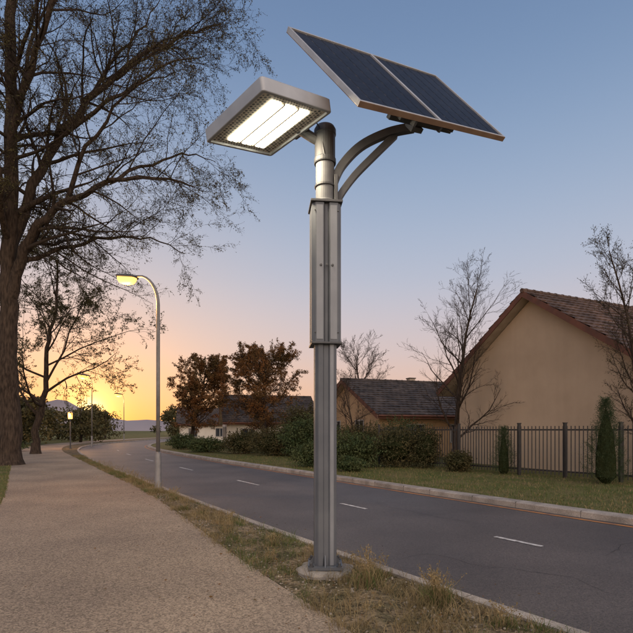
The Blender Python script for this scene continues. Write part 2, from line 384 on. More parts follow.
# ------------------------------------------------------------------ shrubs
def shrub(name, loc, rx, ry, h, seed, mat='leaf_green', n=2600, size=.045):
    rs = np.random.RandomState(seed); mb = MB()
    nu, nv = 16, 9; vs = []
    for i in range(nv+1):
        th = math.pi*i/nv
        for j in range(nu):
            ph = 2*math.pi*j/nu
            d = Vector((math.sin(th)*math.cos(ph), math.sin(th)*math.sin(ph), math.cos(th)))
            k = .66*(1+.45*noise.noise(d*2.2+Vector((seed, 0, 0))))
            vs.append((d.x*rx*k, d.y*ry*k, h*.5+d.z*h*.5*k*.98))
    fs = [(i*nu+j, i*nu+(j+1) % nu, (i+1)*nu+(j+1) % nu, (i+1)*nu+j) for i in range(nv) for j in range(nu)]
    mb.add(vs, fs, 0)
    C = []
    while len(C) < n:
        d = Vector(rs.normal(size=3)).normalized()
        k = (1+.5*noise.noise(d*2.2+Vector((seed, 0, 0)))+.28*noise.noise(d*6+Vector((0, seed, 0))))*rs.uniform(.68, 1.1)
        z = h*.5+d.z*h*.5*k
        if z < 0.02: continue
        C.append((d.x*rx*k, d.y*ry*k, z))
    mb.leaves(C, size, 1, rs)
    for q in range(int(10+14*h)):
        a = rs.uniform(0, 6.28); e = rs.uniform(.3, 1.3); d = Vector((math.cos(a)*math.cos(e), math.sin(a)*math.cos(e), math.sin(e)))
        p0 = Vector((d.x*rx*.8, d.y*ry*.8, h*.5+d.z*h*.42)); p1 = p0+(d+Vector((0, 0, .5))).normalized()*rs.uniform(.15, .35)*h
        mb.tube([p0, p1], [.006, .003], 3, 0)
        mb.leaves([tuple(p0.lerp(p1, rs.uniform(.2, 1))+Vector(rs.normal(size=3))*.03) for _ in range(14)], size*.8, 1, rs)
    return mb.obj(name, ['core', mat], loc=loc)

for i, (x, y, rx, ry, h, mt) in enumerate([
        (-7.4, 33, 1.3, .9, .95, 'leaf_green'), (-4.6, 31, 1.3, 1, 1.35, 'leaf_dark'), (-.15, 20.0, .85, .7, .95, 'leaf_green'),
        (1.5, 19.6, 1.1, .8, 1.3, 'leaf_green'), (3.1, 19.8, 1.0, .8, 1.55, 'leaf_dark'), (4.3, 19.4, .6, .6, 1.5, 'leaf_dark'),
        (-.2, 27, 1.7, 1.2, 2.0, 'leaf_green'), (2.2, 23.2, 1.3, 1, 1.7, 'leaf_dark'), (-2.4, 28.5, 1.4, 1, 1.5, 'leaf_dark'),
        (1.2, 17.7, .5, .4, .5, 'leaf_green'), (-10.2, 38, 1.2, 1, 1.1, 'leaf_green'), (5.1, 17.7, .45, .4, .7, 'leaf_dark'),
        (-24.5, 33, 2.2, 1.5, 1.6, 'leaf_dark'), (-28, 38, 3, 2, 2.4, 'leaf_dark'), (-21.6, 34, 1.3, 1, .9, 'leaf_green'), (4.0, 23.5, 1.3, 1., 1.9, 'leaf_green'),
        (-.9, 31.5, 1.5, 1.2, 2.9, 'leaf_dark')]):
    shrub('shrub', (x, y, 0), rx, ry, h, 50+i, mt, n=int(1700+1800*rx*h), size=.04 if y < 25 else .055)

def conifer(name, loc, H, r, seed, n=9000):
    rs = np.random.RandomState(seed); mb = MB()
    mb.tube([(0, 0, -.1), (0, 0, H*.5), (0, 0, H*.96)], [.05, .03, .006], 6, 0)
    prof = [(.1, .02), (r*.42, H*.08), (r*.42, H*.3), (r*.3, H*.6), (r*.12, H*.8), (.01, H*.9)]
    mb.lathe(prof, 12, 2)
    for k in range(n//14):
        t = rs.uniform(0.0, 1)**.85; a = rs.uniform(0, 2*math.pi)
        rr = r*(1.0-.12*(1-min(t*6, 1)))*(1-t**1.3)*(1+.8*noise.noise(Vector((math.cos(a)*2.4, math.sin(a)*2.4, t*9+seed))))+.015
        b = Vector((math.cos(a)*rr*.62, math.sin(a)*rr*.62, t*H*.97+.03))
        d = Vector((math.cos(a)*.8, math.sin(a)*.8, .8)).normalized()
        L = rs.uniform(.12, .42)*(1-.45*t)
        for q in range(14):
            c = b+d*L*q/13+Vector(rs.normal(size=3))*.02
            w = Vector(rs.normal(size=3)).normalized()*.007
            dd = (d+Vector(rs.normal(size=3))*.5).normalized()*.036
            mb.add([c-w, c+w, c+dd], [(0, 1, 2)], 1)
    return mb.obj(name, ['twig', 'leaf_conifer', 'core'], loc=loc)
conifer('conifer_shrub', (8.05, 13.7, 0), 2.35, .60, 3, 17000)
conifer('conifer_shrub', (6.35, 16.7, 0), 1.55, .38, 4, 9000)

def treeline(name, specs, seed, mat='leaf_dark'):
    rs = np.random.RandomState(seed); mb = MB()
    for (x, y, w, h) in specs:
        mb.tube([(x, y, -.2), (x+.1, y, h*.5), (x, y, h*.8)], [.2, .14, .05], 5, 0)
        for c in range(12):
            a = rs.uniform(0, 6.28); rr = w*.55*math.sqrt(rs.rand()); cz = h*rs.uniform(.15, .82); cs = w*rs.uniform(.16, .34)*(1.2-cz/h*.5)
            cx = x+math.cos(a)*rr*(1.2-cz/h*.6); cy = y+math.sin(a)*rr*.7
            P = rs.normal(size=(150, 3)); P /= np.linalg.norm(P, axis=1)[:, None]
            P = P*(cs*rs.uniform(.25, 1.2, (150, 1)))*np.array([1, 1, .8])+np.array([cx, cy, cz])
            P = P[P[:, 2] > 0.05]
            mb.leaves(P, .17 if y < 100 else .3, 1, rs, .7)
    return mb.obj(name, ['twig', mat])
rr_ = random.Random(5)
sp = []
for i in range(26):
    x = -62+i*2.0+rr_.uniform(-1, 1); y = rr_.uniform(66, 100)
    if -33 < x < -14 and y < 95: y = rr_.uniform(112, 140)
    sp.append((x, y, rr_.uniform(4, 6.5), rr_.uniform(4.5, 8)))
for i in range(22):
    x = -13+i*3.2+rr_.uniform(-1, 1); sp.append((x, rr_.uniform(66, 85), rr_.uniform(4.5, 7), rr_.uniform(4, 6.5)))
for i in range(12): sp.append((-43+i*1.35+rr_.uniform(-1, 1), rr_.uniform(48, 60), rr_.uniform(3, 5), rr_.uniform(3.5, 6.5)))
for x, y, w_0, h_0 in ((-33, 125, 7, 8), (-28, 132, 7, 6.5), (-23.5, 175, 9, 8), (-36, 150, 8, 9), (-41, 140, 8, 9), (-17, 150, 9, 8), (-12, 130, 8, 7)): sp.append((x, y, w_0, h_0))
treeline('distant_trees', sp, 9)

mb = MB(); n = 160; vs = []
for i in range(n+1):
    x = -1200+2400*i/n
    h = 15+10*noise.noise(Vector((x*.005, 2, 0)))+3*noise.noise(Vector((x*.03, 5, 0)))+32*math.exp(-((x+390)/45)**2)
    vs += [(x, 680, -5), (x, 740, max(h, 4)), (x, 900, -5)]
mb.add(vs, [(i*3+k, (i+1)*3+k, (i+1)*3+k+1, i*3+k+1) for i in range(n) for k in (0, 1)])
mb.obj('hills', ['hill'], smooth=True)

# ------------------------------------------------------------------ grasses
def blades(mb, rs, P, h, w, lean, mi):
    for (x, y, z, s) in P:
        a = rs.uniform(0, 6.28); hh = h*s*rs.uniform(.6, 1.3); ln = rs.normal(0, lean, 2)*hh
        c, s_ = math.cos(a)*w, math.sin(a)*w
        m = (x+ln[0]*.35, y+ln[1]*.35, z+hh*.6); t = (x+ln[0], y+ln[1], z+hh*.95)
        mb.add([(x-c, y-s_, z), (x+c, y+s_, z), (m[0]+c*.7, m[1]+s_*.7, m[2]), (m[0]-c*.7, m[1]-s_*.7, m[2]), t], [(0, 1, 2, 3), (3, 2, 4)], mi)

rs = np.random.RandomState(12)
mbv = MB(); mbp = MB()
def verge_pt(y, t):
    return at_y(pathR, y).lerp(at_y(kL, y), t)
for k in range(8500):
    y = 2.2+26*rs.rand()**1.7; t = rs.uniform(-.05, 1.0)
    q = verge_pt(y, t); dens = noise.noise(Vector((q.x*1.6, q.y*1.6, 7)))
    if dens < .0 and rs.rand() > .22: continue
    m = 0 if noise.noise(Vector((q.x*.8, q.y*.8, 20))) > -.08 or rs.rand() < .35 else 1
    P = [(q.x+rs.normal(0, .03), q.y+rs.normal(0, .03), -.005, 1) for _ in range(8)]
    blades(mbv, rs, P, .055+.09*rs.rand()**3, .0026, .6, m)
mbv.obj('verge_grass', ['dry', 'blade'])
def tuft(name, x, y, h, n, seed):
    rs = np.random.RandomState(seed); mb = MB(); sp_ = .02+h*.16
    g = 1.0 if seed % 3 == 0 else .55
    blades(mb, rs, [(rs.normal(0, sp_), rs.normal(0, sp_), -.01, 1) for _ in range(int(n*.7))], h*.55, .003, .5, 0)
    blades(mb, rs, [(rs.normal(0, sp_), rs.normal(0, sp_), -.01, 1) for _ in range(int(n*g))], h*.5, .0035, .45, 1)
    for _ in range(n//7):
        a = rs.uniform(0, 6.28); l = rs.uniform(.15, .6)*h; hh = h*rs.uniform(.7, 1.1)
        b = Vector((rs.normal(0, .04), rs.normal(0, .04), 0)); e = b+Vector((math.cos(a)*l, math.sin(a)*l, hh))
        mid = b.lerp(e, .5)+Vector((-math.cos(a)*l*.12, -math.sin(a)*l*.12, .02))
        mb.tube([b, mid, e], [.002, .0016, .001], 3, 0)
        pts = []
        for q in range(16):
            t = rs.uniform(.55, 1); c = mid.lerp(e, (t-.5)*2); pts.append(tuple(c+Vector(rs.normal(size=3))*.011))
        mb.leaves(pts, .009, 0, rs)
    mb.obj(name, ['dry', 'blade'], loc=(x, y, 0))
for i, (y, t, h, n) in enumerate([(4.72, .60, .36, 190), (4.25, .78, .32, 200), (4.5, .92, .2, 110), (3.75, .8, .18, 110), (4.05, .3, .1, 60), (5.6, .25, .14, 80), (5.0, .85, .22, 90),
                                  (6.3, .55, .18, 90), (7.2, .35, .22, 80), (7.9, .7, .18, 80), (8.6, .45, .2, 80), (9.2, .3, .25, 90), (10.4, .5, .28, 90), (11.0, .7, .2, 80), (11.6, .35, .28, 90), (12.6, .6, .28, 90),
                                  (13.3, .4, .3, 90), (14.2, .5, .32, 100), (15.2, .6, .3, 90), (16, .5, .34, 100), (17.2, .4, .3, 90), (18.5, .5, .34, 100), (20, .5, .3, 90)]):
    q = verge_pt(y, t); tuft('weed_tuft', q.x, q.y, h, n, 80+i)
for k in range(3800):
    y = 2.6+12*rs.rand()**1.5; q = verge_pt(y, rs.uniform(-.06, .98)); s = .004+.016*rs.rand()**2.5
    a = rs.uniform(0, 3); m_ = Matrix.Translation((q.x, q.y, s*.3+.008)) @ Matrix.Rotation(a, 4, 'Z')
    vs = [m_ @ Vector((s*math.cos(j*1.047)*rs.uniform(.8, 1.1), s*.75*math.sin(j*1.047), 0)) for j in range(6)]+[m_ @ Vector((s*.5*math.cos(j*1.047), s*.4*math.sin(j*1.047), s*.6)) for j in range(6)]
    mbp.add(vs, [(j, (j+1) % 6, 6+(j+1) % 6, 6+j) for j in range(6)]+[(6, 7, 8, 9, 10, 11)], 0)
mbp.obj('verge_gravel', ['pebble'])
mbl = MB(); L1 = []
for k in range(800):
    y = 2.6+14*rs.rand()**1.3; q = verge_pt(y, rs.normal(.2, .7)); L1.append((q.x, q.y, .03))
mbl.leaves(L1, .014, 0, rs, .6, .9)
mbl.obj('fallen_leaves', ['leaf_rust'])
mbg = MB(); kR = offset(roadR, .34)
for k in range(22000):
    y = 6.5+22*rs.rand()**1.2; q = at_y(kR, y); x = q.x+rs.rand()**1.2*7
    blades(mbg, rs, [(x, y, 0, 1)], .06, .006, .4, 0 if rs.rand() < .3 else 1)
for k in range(7000):
    y = 9+20*rs.rand(); q = at_y(pathL, y); x = q.x+.03-rs.rand()**1.5*5
    blades(mbg, rs, [(x, y, 0, 1)], .06, .006, .4, 0 if rs.rand() < .3 else 1)
mbg.obj('lawn_grass', ['dry', 'blade'])

# ------------------------------------------------------------------ houses
def tiles(mb, o, ru, sl, W, Ls, mi, row=.34, col=.3):
    up = ru.cross(sl); up = up if up.z > 0 else -up
    nr = int(Ls/row); row = Ls/nr; nc = int(W/col)*4
    for i in range(nr):
        vs = []
        for j in range(nc+1):
            x = W*j/nc; hgt = .024*abs(math.sin(math.pi*(x/col+.5*(i % 2))))
            jit = .008*noise.noise(Vector((x*3, i*1.7, W)))
            for (s, e) in ((i*row, .004), ((i+1)*row+.02, .046), ((i+1)*row+.02, .008)):
                vs.append(o+ru*x+sl*(s+(jit if s > i*row else 0))+up*(e+(hgt+jit if e != .008 else 0)))
        mb.add(vs, [(j*3+k, (j+1)*3+k, (j+1)*3+k+1, j*3+k+1) for j in range(nc) for k in (0, 1)], mi)

def house(name, origin, ang, wl, wr, ridge, pitch, length, oh_front, oh_l, oh_r, wall, wins=(), chimney=None, fwins=(), tile='tile'):
    E = empty(name, (*origin, 0), ang)
    mb = MB(); T = .2
    zt = lambda y: ridge-T-.03-pitch*abs(y)
    for x in (0, length):
        vs = [(x, -wr, -.15), (x, wl, -.15), (x, wl, zt(wl)), (x, 0, zt(0)), (x, -wr, zt(wr))]
        mb.add(vs, [(0, 1, 2, 3, 4)] if x else [(4, 3, 2, 1, 0)])
    mb.add([(0, -wr, -.15), (length, -wr, -.15), (length, -wr, zt(wr)), (0, -wr, zt(wr))], [(0, 1, 2, 3)])
    mb.add([(0, wl, -.15), (length, wl, -.15), (length, wl, zt(wl)), (0, wl, zt(wl))], [(3, 2, 1, 0)])
    mb.obj('walls', [wall], E)
    mb = MB(); x0, x1 = -oh_front, length+.3
    for sgn, w in ((1, wl+oh_l), (-1, wr+oh_r)):
        a = [(x, sgn*y, ridge-pitch*y-dz) for dz in (0.012, T) for x in (x0+.04, x1) for y in (0, w)]
        mb.add(a, [(0, 1, 3, 2), (4, 6, 7, 5), (1, 5, 7, 3)] if sgn > 0 else [(0, 2, 3, 1), (4, 5, 7, 6), (1, 3, 7, 5)], 1)
    for sgn, w in ((1, wl+oh_l), (-1, wr+oh_r)):
        for xx in (x0, x1):
            vs = [(xx+dx, sgn*y, ridge-pitch*y-dz) for dx in (0, .04) for y in (0, w) for dz in (-.03, T+.02)]
            mb.add(vs, [(0, 1, 3, 2), (4, 6, 7, 5), (0, 2, 6, 4), (1, 5, 7, 3), (2, 3, 7, 6), (0, 4, 5, 1)], 0)
        y = sgn*w; z = ridge-pitch*w
        mb.box(((x0+x1)/2, y+sgn*.02, z-.11), (x1-x0-.1, .03, .2), 0)
        mb.tube([(x0+.05, y+sgn*.09, z-.06), (x1, y+sgn*.09, z-.06)], [.055, .055], 8, 0, True)
    mb.obj('eaves', ['fascia', 'soffit'], E)
    mb = MB()
    for sgn, w in ((1, wl+oh_l), (-1, wr+oh_r)):
        sl = Vector((0, sgn, -pitch)).normalized()
        tiles(mb, Vector((x0, 0, ridge+.005)), Vector((1, 0, 0)), sl, x1-x0+.04, w*math.sqrt(1+pitch*pitch), 0)
    mb.tube([(x0-.02, 0, ridge+.03), (x1+.02, 0, ridge+.03)], [.09, .09], 8, 0, True)
    k = x0+.2
    while k < x1: mb.tube([(k, 0, ridge+.032), (k+.05, 0, ridge+.032)], [.105, .105], 8, 0, True); k += .4
    mb.obj('roof', [tile], E)
    mb = MB()
    for (y, z, w, h) in wins:
        mb.box((-.02, y, z), (.05, w, h), 0); mb.box((-.05, y, z-h/2-.07), (.1, w+.14, .07), 1)
        for dy in (-w/2, 0, w/2): mb.box((-.045, y+dy, z), (.035, .06, h+.06), 1)
        for dz in (-h/2, h/2): mb.box((-.04, y, z+dz), (.045, w+.08, .06), 1)
    for (x, z, w, h) in fwins:
        yy = -wr
        mb.box((x, yy-.02, z), (w, .05, h), 0)
        for dx in (-w/2, 0, w/2): mb.box((x+dx, yy-.045, z), (.06, .035, h+.06), 1)
        for dz in (-h/2, h/2): mb.box((x, yy-.04, z+dz), (w+.08, .045, .06), 1)
    if wins or fwins: mb.obj('windows', ['glass', 'frame'], E)
    if chimney:
        mb = MB(); cx, cy = chimney
        mb.box((cx, cy, ridge-.2), (.4, .4, .9), 0); mb.box((cx, cy, ridge+.28), (.48, .48, .06), 1)
        mb.obj('chimney', ['soffit', 'tiled'], E)
    return E
house('stucco_house', (8.38, 19.21), math.atan2(.42, .908), 4.1, 5.0, 6.85, .69, 11, .5, 1.0, .6, 'stucco')
house('stucco_house', (1.9, 30.1), math.atan2(.34, .94), 4.2, 4.2, 4.55, .47, 7.4, .45, .6, .6, 'stucco2',
      wins=[(-1.8, 1.5, 1.1, 1.1), (1.6, 1.5, 1.1, 1.1)], chimney=(4.6, .3), fwins=[(2.2, 1.3, 1.1, 1.0), (5, 1.3, 1.1, 1.0)], tile='tiled')
house('white_house', (-8.4, 45), math.atan2(.24, .97), 3.6, 3.6, 4.6, .6, 7.8, .4, .5, .5, 'stuccow',
      wins=[(-1.6, 1.2, 1, 1.1), (1.2, 1.2, 1, 1.1)], fwins=[(1.8, 1.1, 1.1, 1), (5.2, 1.1, 1.1, 1)], tile='tiled')
house('white_house', (-16.6, 60), math.atan2(.24, .97), 2.8, 2.8, 4.1, .6, 7, .4, .4, .4, 'stuccow', fwins=[(1.5, 1.2, 1, 1), (4.6, 1.2, 1, 1)], tile='tiled')

# ------------------------------------------------------------------ fence
E = empty('metal_railing_fence', (5.34, 18.45, 0))
P = [Vector((-2.6, 3.1, 0)), Vector((0, 0, 0)), Vector((1.41, -2.05, 0)), Vector((2.36, -3.2, 0)), Vector((3.35, -4.4, 0)), Vector((4.7, -6.1, 0)), Vector((6.2, -8, 0))]
mp = MB(); ms = MB()
for a in P: mp.box((a.x, a.y, .82), (.085, .085, 1.76), 0); mp.box((a.x, a.y, 1.715), (.11, .11, .03), 0)
for a, b in zip(P[:-1], P[1:]):
    t = (b-a).normalized(); L = (b-a).length; s_ = Vector((-t.y, t.x, 0))
    m_ = Matrix(((t.x, s_.x, 0, a.x), (t.y, s_.y, 0, a.y), (0, 0, 1, 0), (0, 0, 0, 1)))
    for z in (.2, 1.5): ms.box((L/2, .02, z), (L-.09, .03, .05), 1, m_)
    n = int(L/.115)
    for i in range(n):
        x = (i+.5)*L/n
        ms.box((x, 0, .08+.77), (.026, .018, 1.54), 0, m_)
mp.obj('posts', ['blackmetal'], E); ms.obj('bars', ['greymetal', 'blackmetal'], E)

# ------------------------------------------------------------------ solar street lamp
PX, PY = .09, 5.2
E = empty('solar_street_lamp', (PX, PY, 0))
def loc(v): return Vector((v[0]-PX, v[1]-PY, v[2]))
mb = MB()
rc = random.Random(8)
rad_ = [.30+rc.uniform(-.03, .05) for _ in range(16)]
vs = []
for k, (f, z) in enumerate(((1.0, -.1), (.98, .025), (.9, .045), (.72, .058))):
    for j in range(16):
        a = 2*math.pi*j/16; vs.append((math.cos(a)*rad_[j]*f, math.sin(a)*rad_[j]*f, z+rc.uniform(-.004, .004)))
mb.add(vs, [(i*16+j, i*16+(j+1) % 16, (i+1)*16+(j+1) % 16, (i+1)*16+j) for i in range(3) for j in range(16)]+[tuple(48+j for j in range(16))])
mb.obj('footing', ['conc'], E)
mb = MB(); mb.box((0, 0, .077), (.36, .36, .03), 0)
for sx in (-1, 1):
    for sy in (-1, 1):
        mb.lathe([(.016, .09), (.016, .13), (.008, .14)], 6, 1, (sx*.145, sy*.145, 0)); mb.lathe([(.03, .09), (.03, .105)], 6, 1, (sx*.145, sy*.145, 0))
for a in range(4):
    m_ = Matrix.Rotation(a*math.pi/2, 4, 'Z')
    vs = [m_ @ Vector(q) for q in ((.10, -.006, .09), (.17, -.006, .09), (.10, -.006, .20), (.10, .006, .09), (.17, .006, .09), (.10, .006, .20))]
    mb.add(vs, [(0, 1, 2), (5, 4, 3), (1, 4, 5, 2)], 0)
mb.obj('base_plate', ['polesteel', 'poledark'], E)
def prism(mb, prof, z0, z1, mi, ang=0):
    n = len(prof); m_ = Matrix.Rotation(ang, 4, 'Z')
    vs = [m_ @ Vector((x, y, z)) for z in (z0, z1) for x, y in prof]
    mb.add(vs, [(i, (i+1) % n, n+(i+1) % n, n+i) for i in range(n)]+[tuple(range(n-1, -1, -1)), tuple(range(n, 2*n))], mi)
def grooved(h, c, g, gd):
    side = [(-h+c, -h), (-g-.012, -h), (-g, -h+gd), (g, -h+gd), (g+.012, -h), (h-c, -h)]
    out = []
    for k in range(4):
        a = k*math.pi/2; ca, sa = round(math.cos(a)), round(math.sin(a))
        out += [(x*ca-y*sa, x*sa+y*ca) for x, y in side]
    return out
mb = MB(); prism(mb, grooved(.112, .03, .022, .014), .09, 2.42, 0, R(6))
mb.obj('shaft', ['polesteel'], E, bevel=.004)
mb = MB()
m_ = Matrix.Rotation(R(6), 4, 'Z')
for k in range(4):
    mk_ = m_ @ Matrix.Rotation(k*math.pi/2, 4, 'Z')
    mb.box((.058, -.1135, 1.25), (.036, .003, 2.3), 0, mk_)
mb.obj('shaft_trim', ['polelight'], E)
mb = MB(); prism(mb, grooved(.150, .035, .016, .03), 2.40, 3.84, 0, R(6))
mb.obj('battery_housing', ['polesteel'], E, bevel=.006)
mb = MB()
for k in range(4):
    mk_ = m_ @ Matrix.Rotation(k*math.pi/2, 4, 'Z')
    for x in (-.072, .072): mb.box((x, -.1515, 3.12), (.07, .005, 1.38), 0, mk_)
mb.obj('housing_panels', ['polelight'], E, bevel=.002)
mb = MB()
prism(mb, [(-.165, -.165), (.165, -.165), (.165, .165), (-.165, .165)], 3.84, 3.865, 0, R(6))
prism(mb, [(-.158, -.158), (.158, -.158), (.158, .158), (-.158, .158)], 2.385, 2.405, 0, R(6))
for x in (-.06, .0, .06):
    c = m_ @ Vector((x, -.155, 3.19)); mb.tube([c, c+Vector((0, -.012, 0))], [.013, .013], 10, 0, True)
for x in (-.12, .12):
    for z in (2.5, 3.75):
        c = m_ @ Vector((x, -.148, z)); mb.tube([c, c+Vector((0, -.012, 0))], [.008, .008], 8, 0, True)
mb.obj('housing_collars', ['poledark'], E, bevel=.003)
mb = MB(); mb.lathe([(.105, 3.865), (.105, 3.9), (.098, 3.91), (.098, 4.33)], 28, 0)
mb.obj('upper_tube', ['silver'], E)
mb = MB(); mb.lathe([(.112, 4.30), (.116, 4.31), (.116, 4.35), (.108, 4.36), (.108, 4.6), (.116, 4.61), (.116, 4.66), (.10, 4.69), (.02, 4.70)], 28, 0)
mb.lathe([(.108, 4.05), (.111, 4.055), (.111, 4.07), (.108, 4.075)], 28, 0)
mb.obj('top_sleeve', ['poledark'], E)

def catm3(P):
    P = [Vector(p) for p in P]; out = []
    for i in range(len(P)-1):
        p0 = P[max(i-1, 0)]; p1 = P[i]; p2 = P[i+1]; p3 = P[min(i+2, len(P)-1)]
        for k in range(6):
            t = k/6; out.append(0.5*((2*p1)+(p2-p0)*t+(2*p0-5*p1+4*p2-p3)*t*t+(3*p1-p0-3*p2+p3)*t**3))
    out.append(P[-1]); return out
def bar(mb, pts, w, h, mi=0):
    pts = catm3(pts); k = len(pts); vs = []
    for i, p in enumerate(pts):
        t = (pts[min(i+1, k-1)]-pts[max(i-1, 0)]).normalized()
        s_ = t.cross(Vector((0, 0, 1))).normalized(); u = s_.cross(t)
        for a, b in ((-1, -1), (1, -1), (1, 1), (-1, 1)): vs.append(p+s_*w/2*a+u*h/2*b)
    fs = [(i*4+j, i*4+(j+1) % 4, (i+1)*4+(j+1) % 4, (i+1)*4+j) for i in range(k-1) for j in range(4)]+[(3, 2, 1, 0), tuple((k-1)*4+j for j in range(4))]
    mb.add(vs, fs, mi)

D0 = Vector((.387, 4.4, 4.435)); w_ = Vector((1.80, 1.32, .46)); h_ = Vector((-.683, .53, 1.10))
e1 = w_.normalized(); e2 = (h_-e1*h_.dot(e1)).normalized(); e3 = e1.cross(e2).normalized()
W, H = 2.28, 1.40
o = loc(D0)
mp_ = Matrix(((e1.x, e2.x, e3.x, o.x), (e1.y, e2.y, e3.y, o.y), (e1.z, e2.z, e3.z, o.z), (0, 0, 0, 1)))
aend = mp_ @ Vector((W*.42, H*.10, -.16))
mb = MB()
bar(mb, [(.09, 0, 4.10), (.18, 0, 4.29), (.38, -.01, 4.49), (.66, -.02, 4.62), tuple(aend)], .07, .085)
bar(mb, [(.11, 0, 3.88), (.19, 0, 4.02), (.32, 0, 4.19), (.50, -.01, 4.37), (.74, -.02, 4.60)], .06, .07)
mb.box((.115, 0, 4.0), (.04, .13, .34), 0)
mb.obj('panel_arms', ['poledark'], E, bevel=.006)
mb = MB()
mb.box((W/2, H/2, -.012), (W-.02, H-.02, .012), 1, mp_)
fw = .022
for (cx, cy, sx, sy) in ((W/2, fw/2, W, fw), (W/2, H-fw/2, W, fw), (fw/2, H/2, fw, H-2*fw), (W-fw/2, H/2, fw, H-2*fw), (W/2, H/2, .036, H-2*fw)):
    mb.box((cx, cy, -.016), (sx, sy, .05), 0, mp_)
mb.obj('panel_frame', ['alu', 'cellgap'], E, bevel=.002)
mb = MB()
mb.box((W/2, -.002, -.02), (W+.004, .004, .05), 0, mp_); mb.box((W/2, H/2, -.0435), (W, H, .004), 0, mp_)
mb.obj('panel_back', ['copper'], E)
mb = MB(); cols, rows = 6, 9
for mod in (0, 1):
    x0 = fw+.008 if mod == 0 else W/2+.026; x1 = W/2-.026 if mod == 0 else W-fw-.008
    cw = (x1-x0)/cols; ch = (H-2*fw-.02)/rows
    for i in range(cols):
        for j in range(rows):
            cx = x0+(i+.5)*cw; cy = fw+.01+(j+.5)*ch; a = cw/2-.005; b = ch/2-.0012; k = .008; z = -.003
            pr = [(-a+k, -b), (a-k, -b), (a, -b+k), (a, b-k), (a-k, b), (-a+k, b), (-a, b-k), (-a, -b+k)]
            mb.add([mp_ @ Vector((cx+x, cy+y, z)) for x, y in pr], [tuple(range(8))], 0)
mb.obj('solar_cells', ['cell', 'cellgap'], E)
mb = MB()
for x in (W*.28, W*.62): mb.box((x, H*.5, -.068), (.045, H*.94, .045), 0, mp_)
for y in (H*.10, H*.5): mb.box((W*.45, y, -.1125), (W*.42, .05, .044), 0, mp_)
for x in (W*.35, W*.52): mb.box((x, .03, -.075), (.03, .06, .06), 0, mp_)
mb.box((W*.42, H*.10, -.158), (.16, .12, .05), 0, mp_)
mb.box((W*.42, H*.30, -.158), (.05, H*.42, .05), 0, mp_)
mb.obj('panel_mount', ['poledark'], E, bevel=.003)

# luminaire
C = loc((-.49, 4.93, 4.525)); a_ = Vector((.65, -.76, 0)).normalized(); b_ = Vector((-.747, -.64, -.18)); b_ = (b_-a_*b_.dot(a_)).normalized()
up = b_.cross(a_).normalized(); up = up if up.z > 0 else -up
ml = Matrix(((a_.x, b_.x, up.x, C.x), (a_.y, b_.y, up.y, C.y), (a_.z, b_.z, up.z, C.z), (0, 0, 0, 1)))
LA, LB = 1.03, .83
def rr(hx, hy, r, n=5):
    out = []
    for (cx, cy, a0) in ((hx-r, hy-r, 0), (-hx+r, hy-r, 90), (-hx+r, -hy+r, 180), (hx-r, -hy+r, 270)):
        for k in range(n+1):
            a = R(a0+90*k/n); out.append((cx+r*math.cos(a), cy+r*math.sin(a)))
    return out
def shell(mb, layers, mi, M_, caps=(True, True)):
    n = len(layers[0][0]); vs = [M_ @ Vector((x, y, z)) for P_, z in layers for x, y in P_]; k = len(layers)
    fs = [(i*n+j, i*n+(j+1) % n, (i+1)*n+(j+1) % n, (i+1)*n+j) for i in range(k-1) for j in range(n)]
    if caps[0]: fs.append(tuple(range(n-1, -1, -1)))
    if caps[1]: fs.append(tuple((k-1)*n+j for j in range(n)))
    mb.add(vs, fs, mi)
mb = MB(); hx, hy = LA/2, LB/2
shell(mb, [(rr(hx-.036, hy-.036, .02), .03), (rr(hx-.03, hy-.03, .02), .0), (rr(hx-.004, hy-.004, .03), .0), (rr(hx, hy, .03), .006), (rr(hx, hy, .03), .115),
           (rr(hx-.015, hy-.015, .03), .13), (rr(hx-.1, hy-.1, .03), .15)], 0, ml)
for k in range(9):
    mb.box((-.36+k*.09, 0, .165), (.012, LB*.7, .04), 0, ml)
mb.obj('luminaire_housing', ['head'], E)
mb = MB()
mb.box((0, 0, .024), (LA-.07, LB-.07, .01), 0, ml)
strips_ = [-.17, 0, .17]
for y in (-.085, .085): mb.box((0, y, .010), (LA-.24, .016, .018), 0, ml)
def disc(mb, x, y, z, r, mi, n=8):
    mb.add([ml @ Vector((x+r*math.cos(2*math.pi*k/n), y+r*math.sin(2*math.pi*k/n), z)) for k in range(n)], [tuple(range(n-1, -1, -1))], mi)
for i in range(23):
    for j in range(3):
        for sy in (-1, 1):
            x = -LA/2+.06+i*.040+(j % 2)*.02; y = sy*(.272+j*.036)
            disc(mb, x, y, .0165, .0145 if (i+j) % 3 else .010, 1)
for j in range(15):
    for i in range(2):
        for sx in (-1, 1):
            y = -.225+j*.032; x = sx*(.425+i*.034)
            disc(mb, x, y+(i % 2)*.014, .0155, .0125, 1)
mb.obj('reflector_plate', ['reflector', 'poledark'], E)
mb2 = MB()
for y in strips_:
    for k in range(13):
        for dy in (-.031, .031):
            x = -.366+k*.061
            mm = ml @ Matrix.Translation((x, y+dy, 0))
            shell(mb2, [(rr(.027, .027, .012, 3), .019), (rr(.027, .027, .012, 3), .008), (rr(.018, .018, .01, 3), .001)], 0, mm, (False, True))
mb2.obj('led_modules', ['led'], E)
mb = MB()
nb = ml @ Vector((.02, -hy+.02, .06))
mb.tube([nb, nb.lerp(Vector((0, 0, 4.5)), .5), Vector((0, 0, 4.52))], [.05, .05, .055], 14, 0, True)
mb.box((.02, -hy-.01, .06), (.22, .05, .11), 0, ml)
mb.obj('luminaire_neck', ['poledark'], E, bevel=.004)
mb = MB()
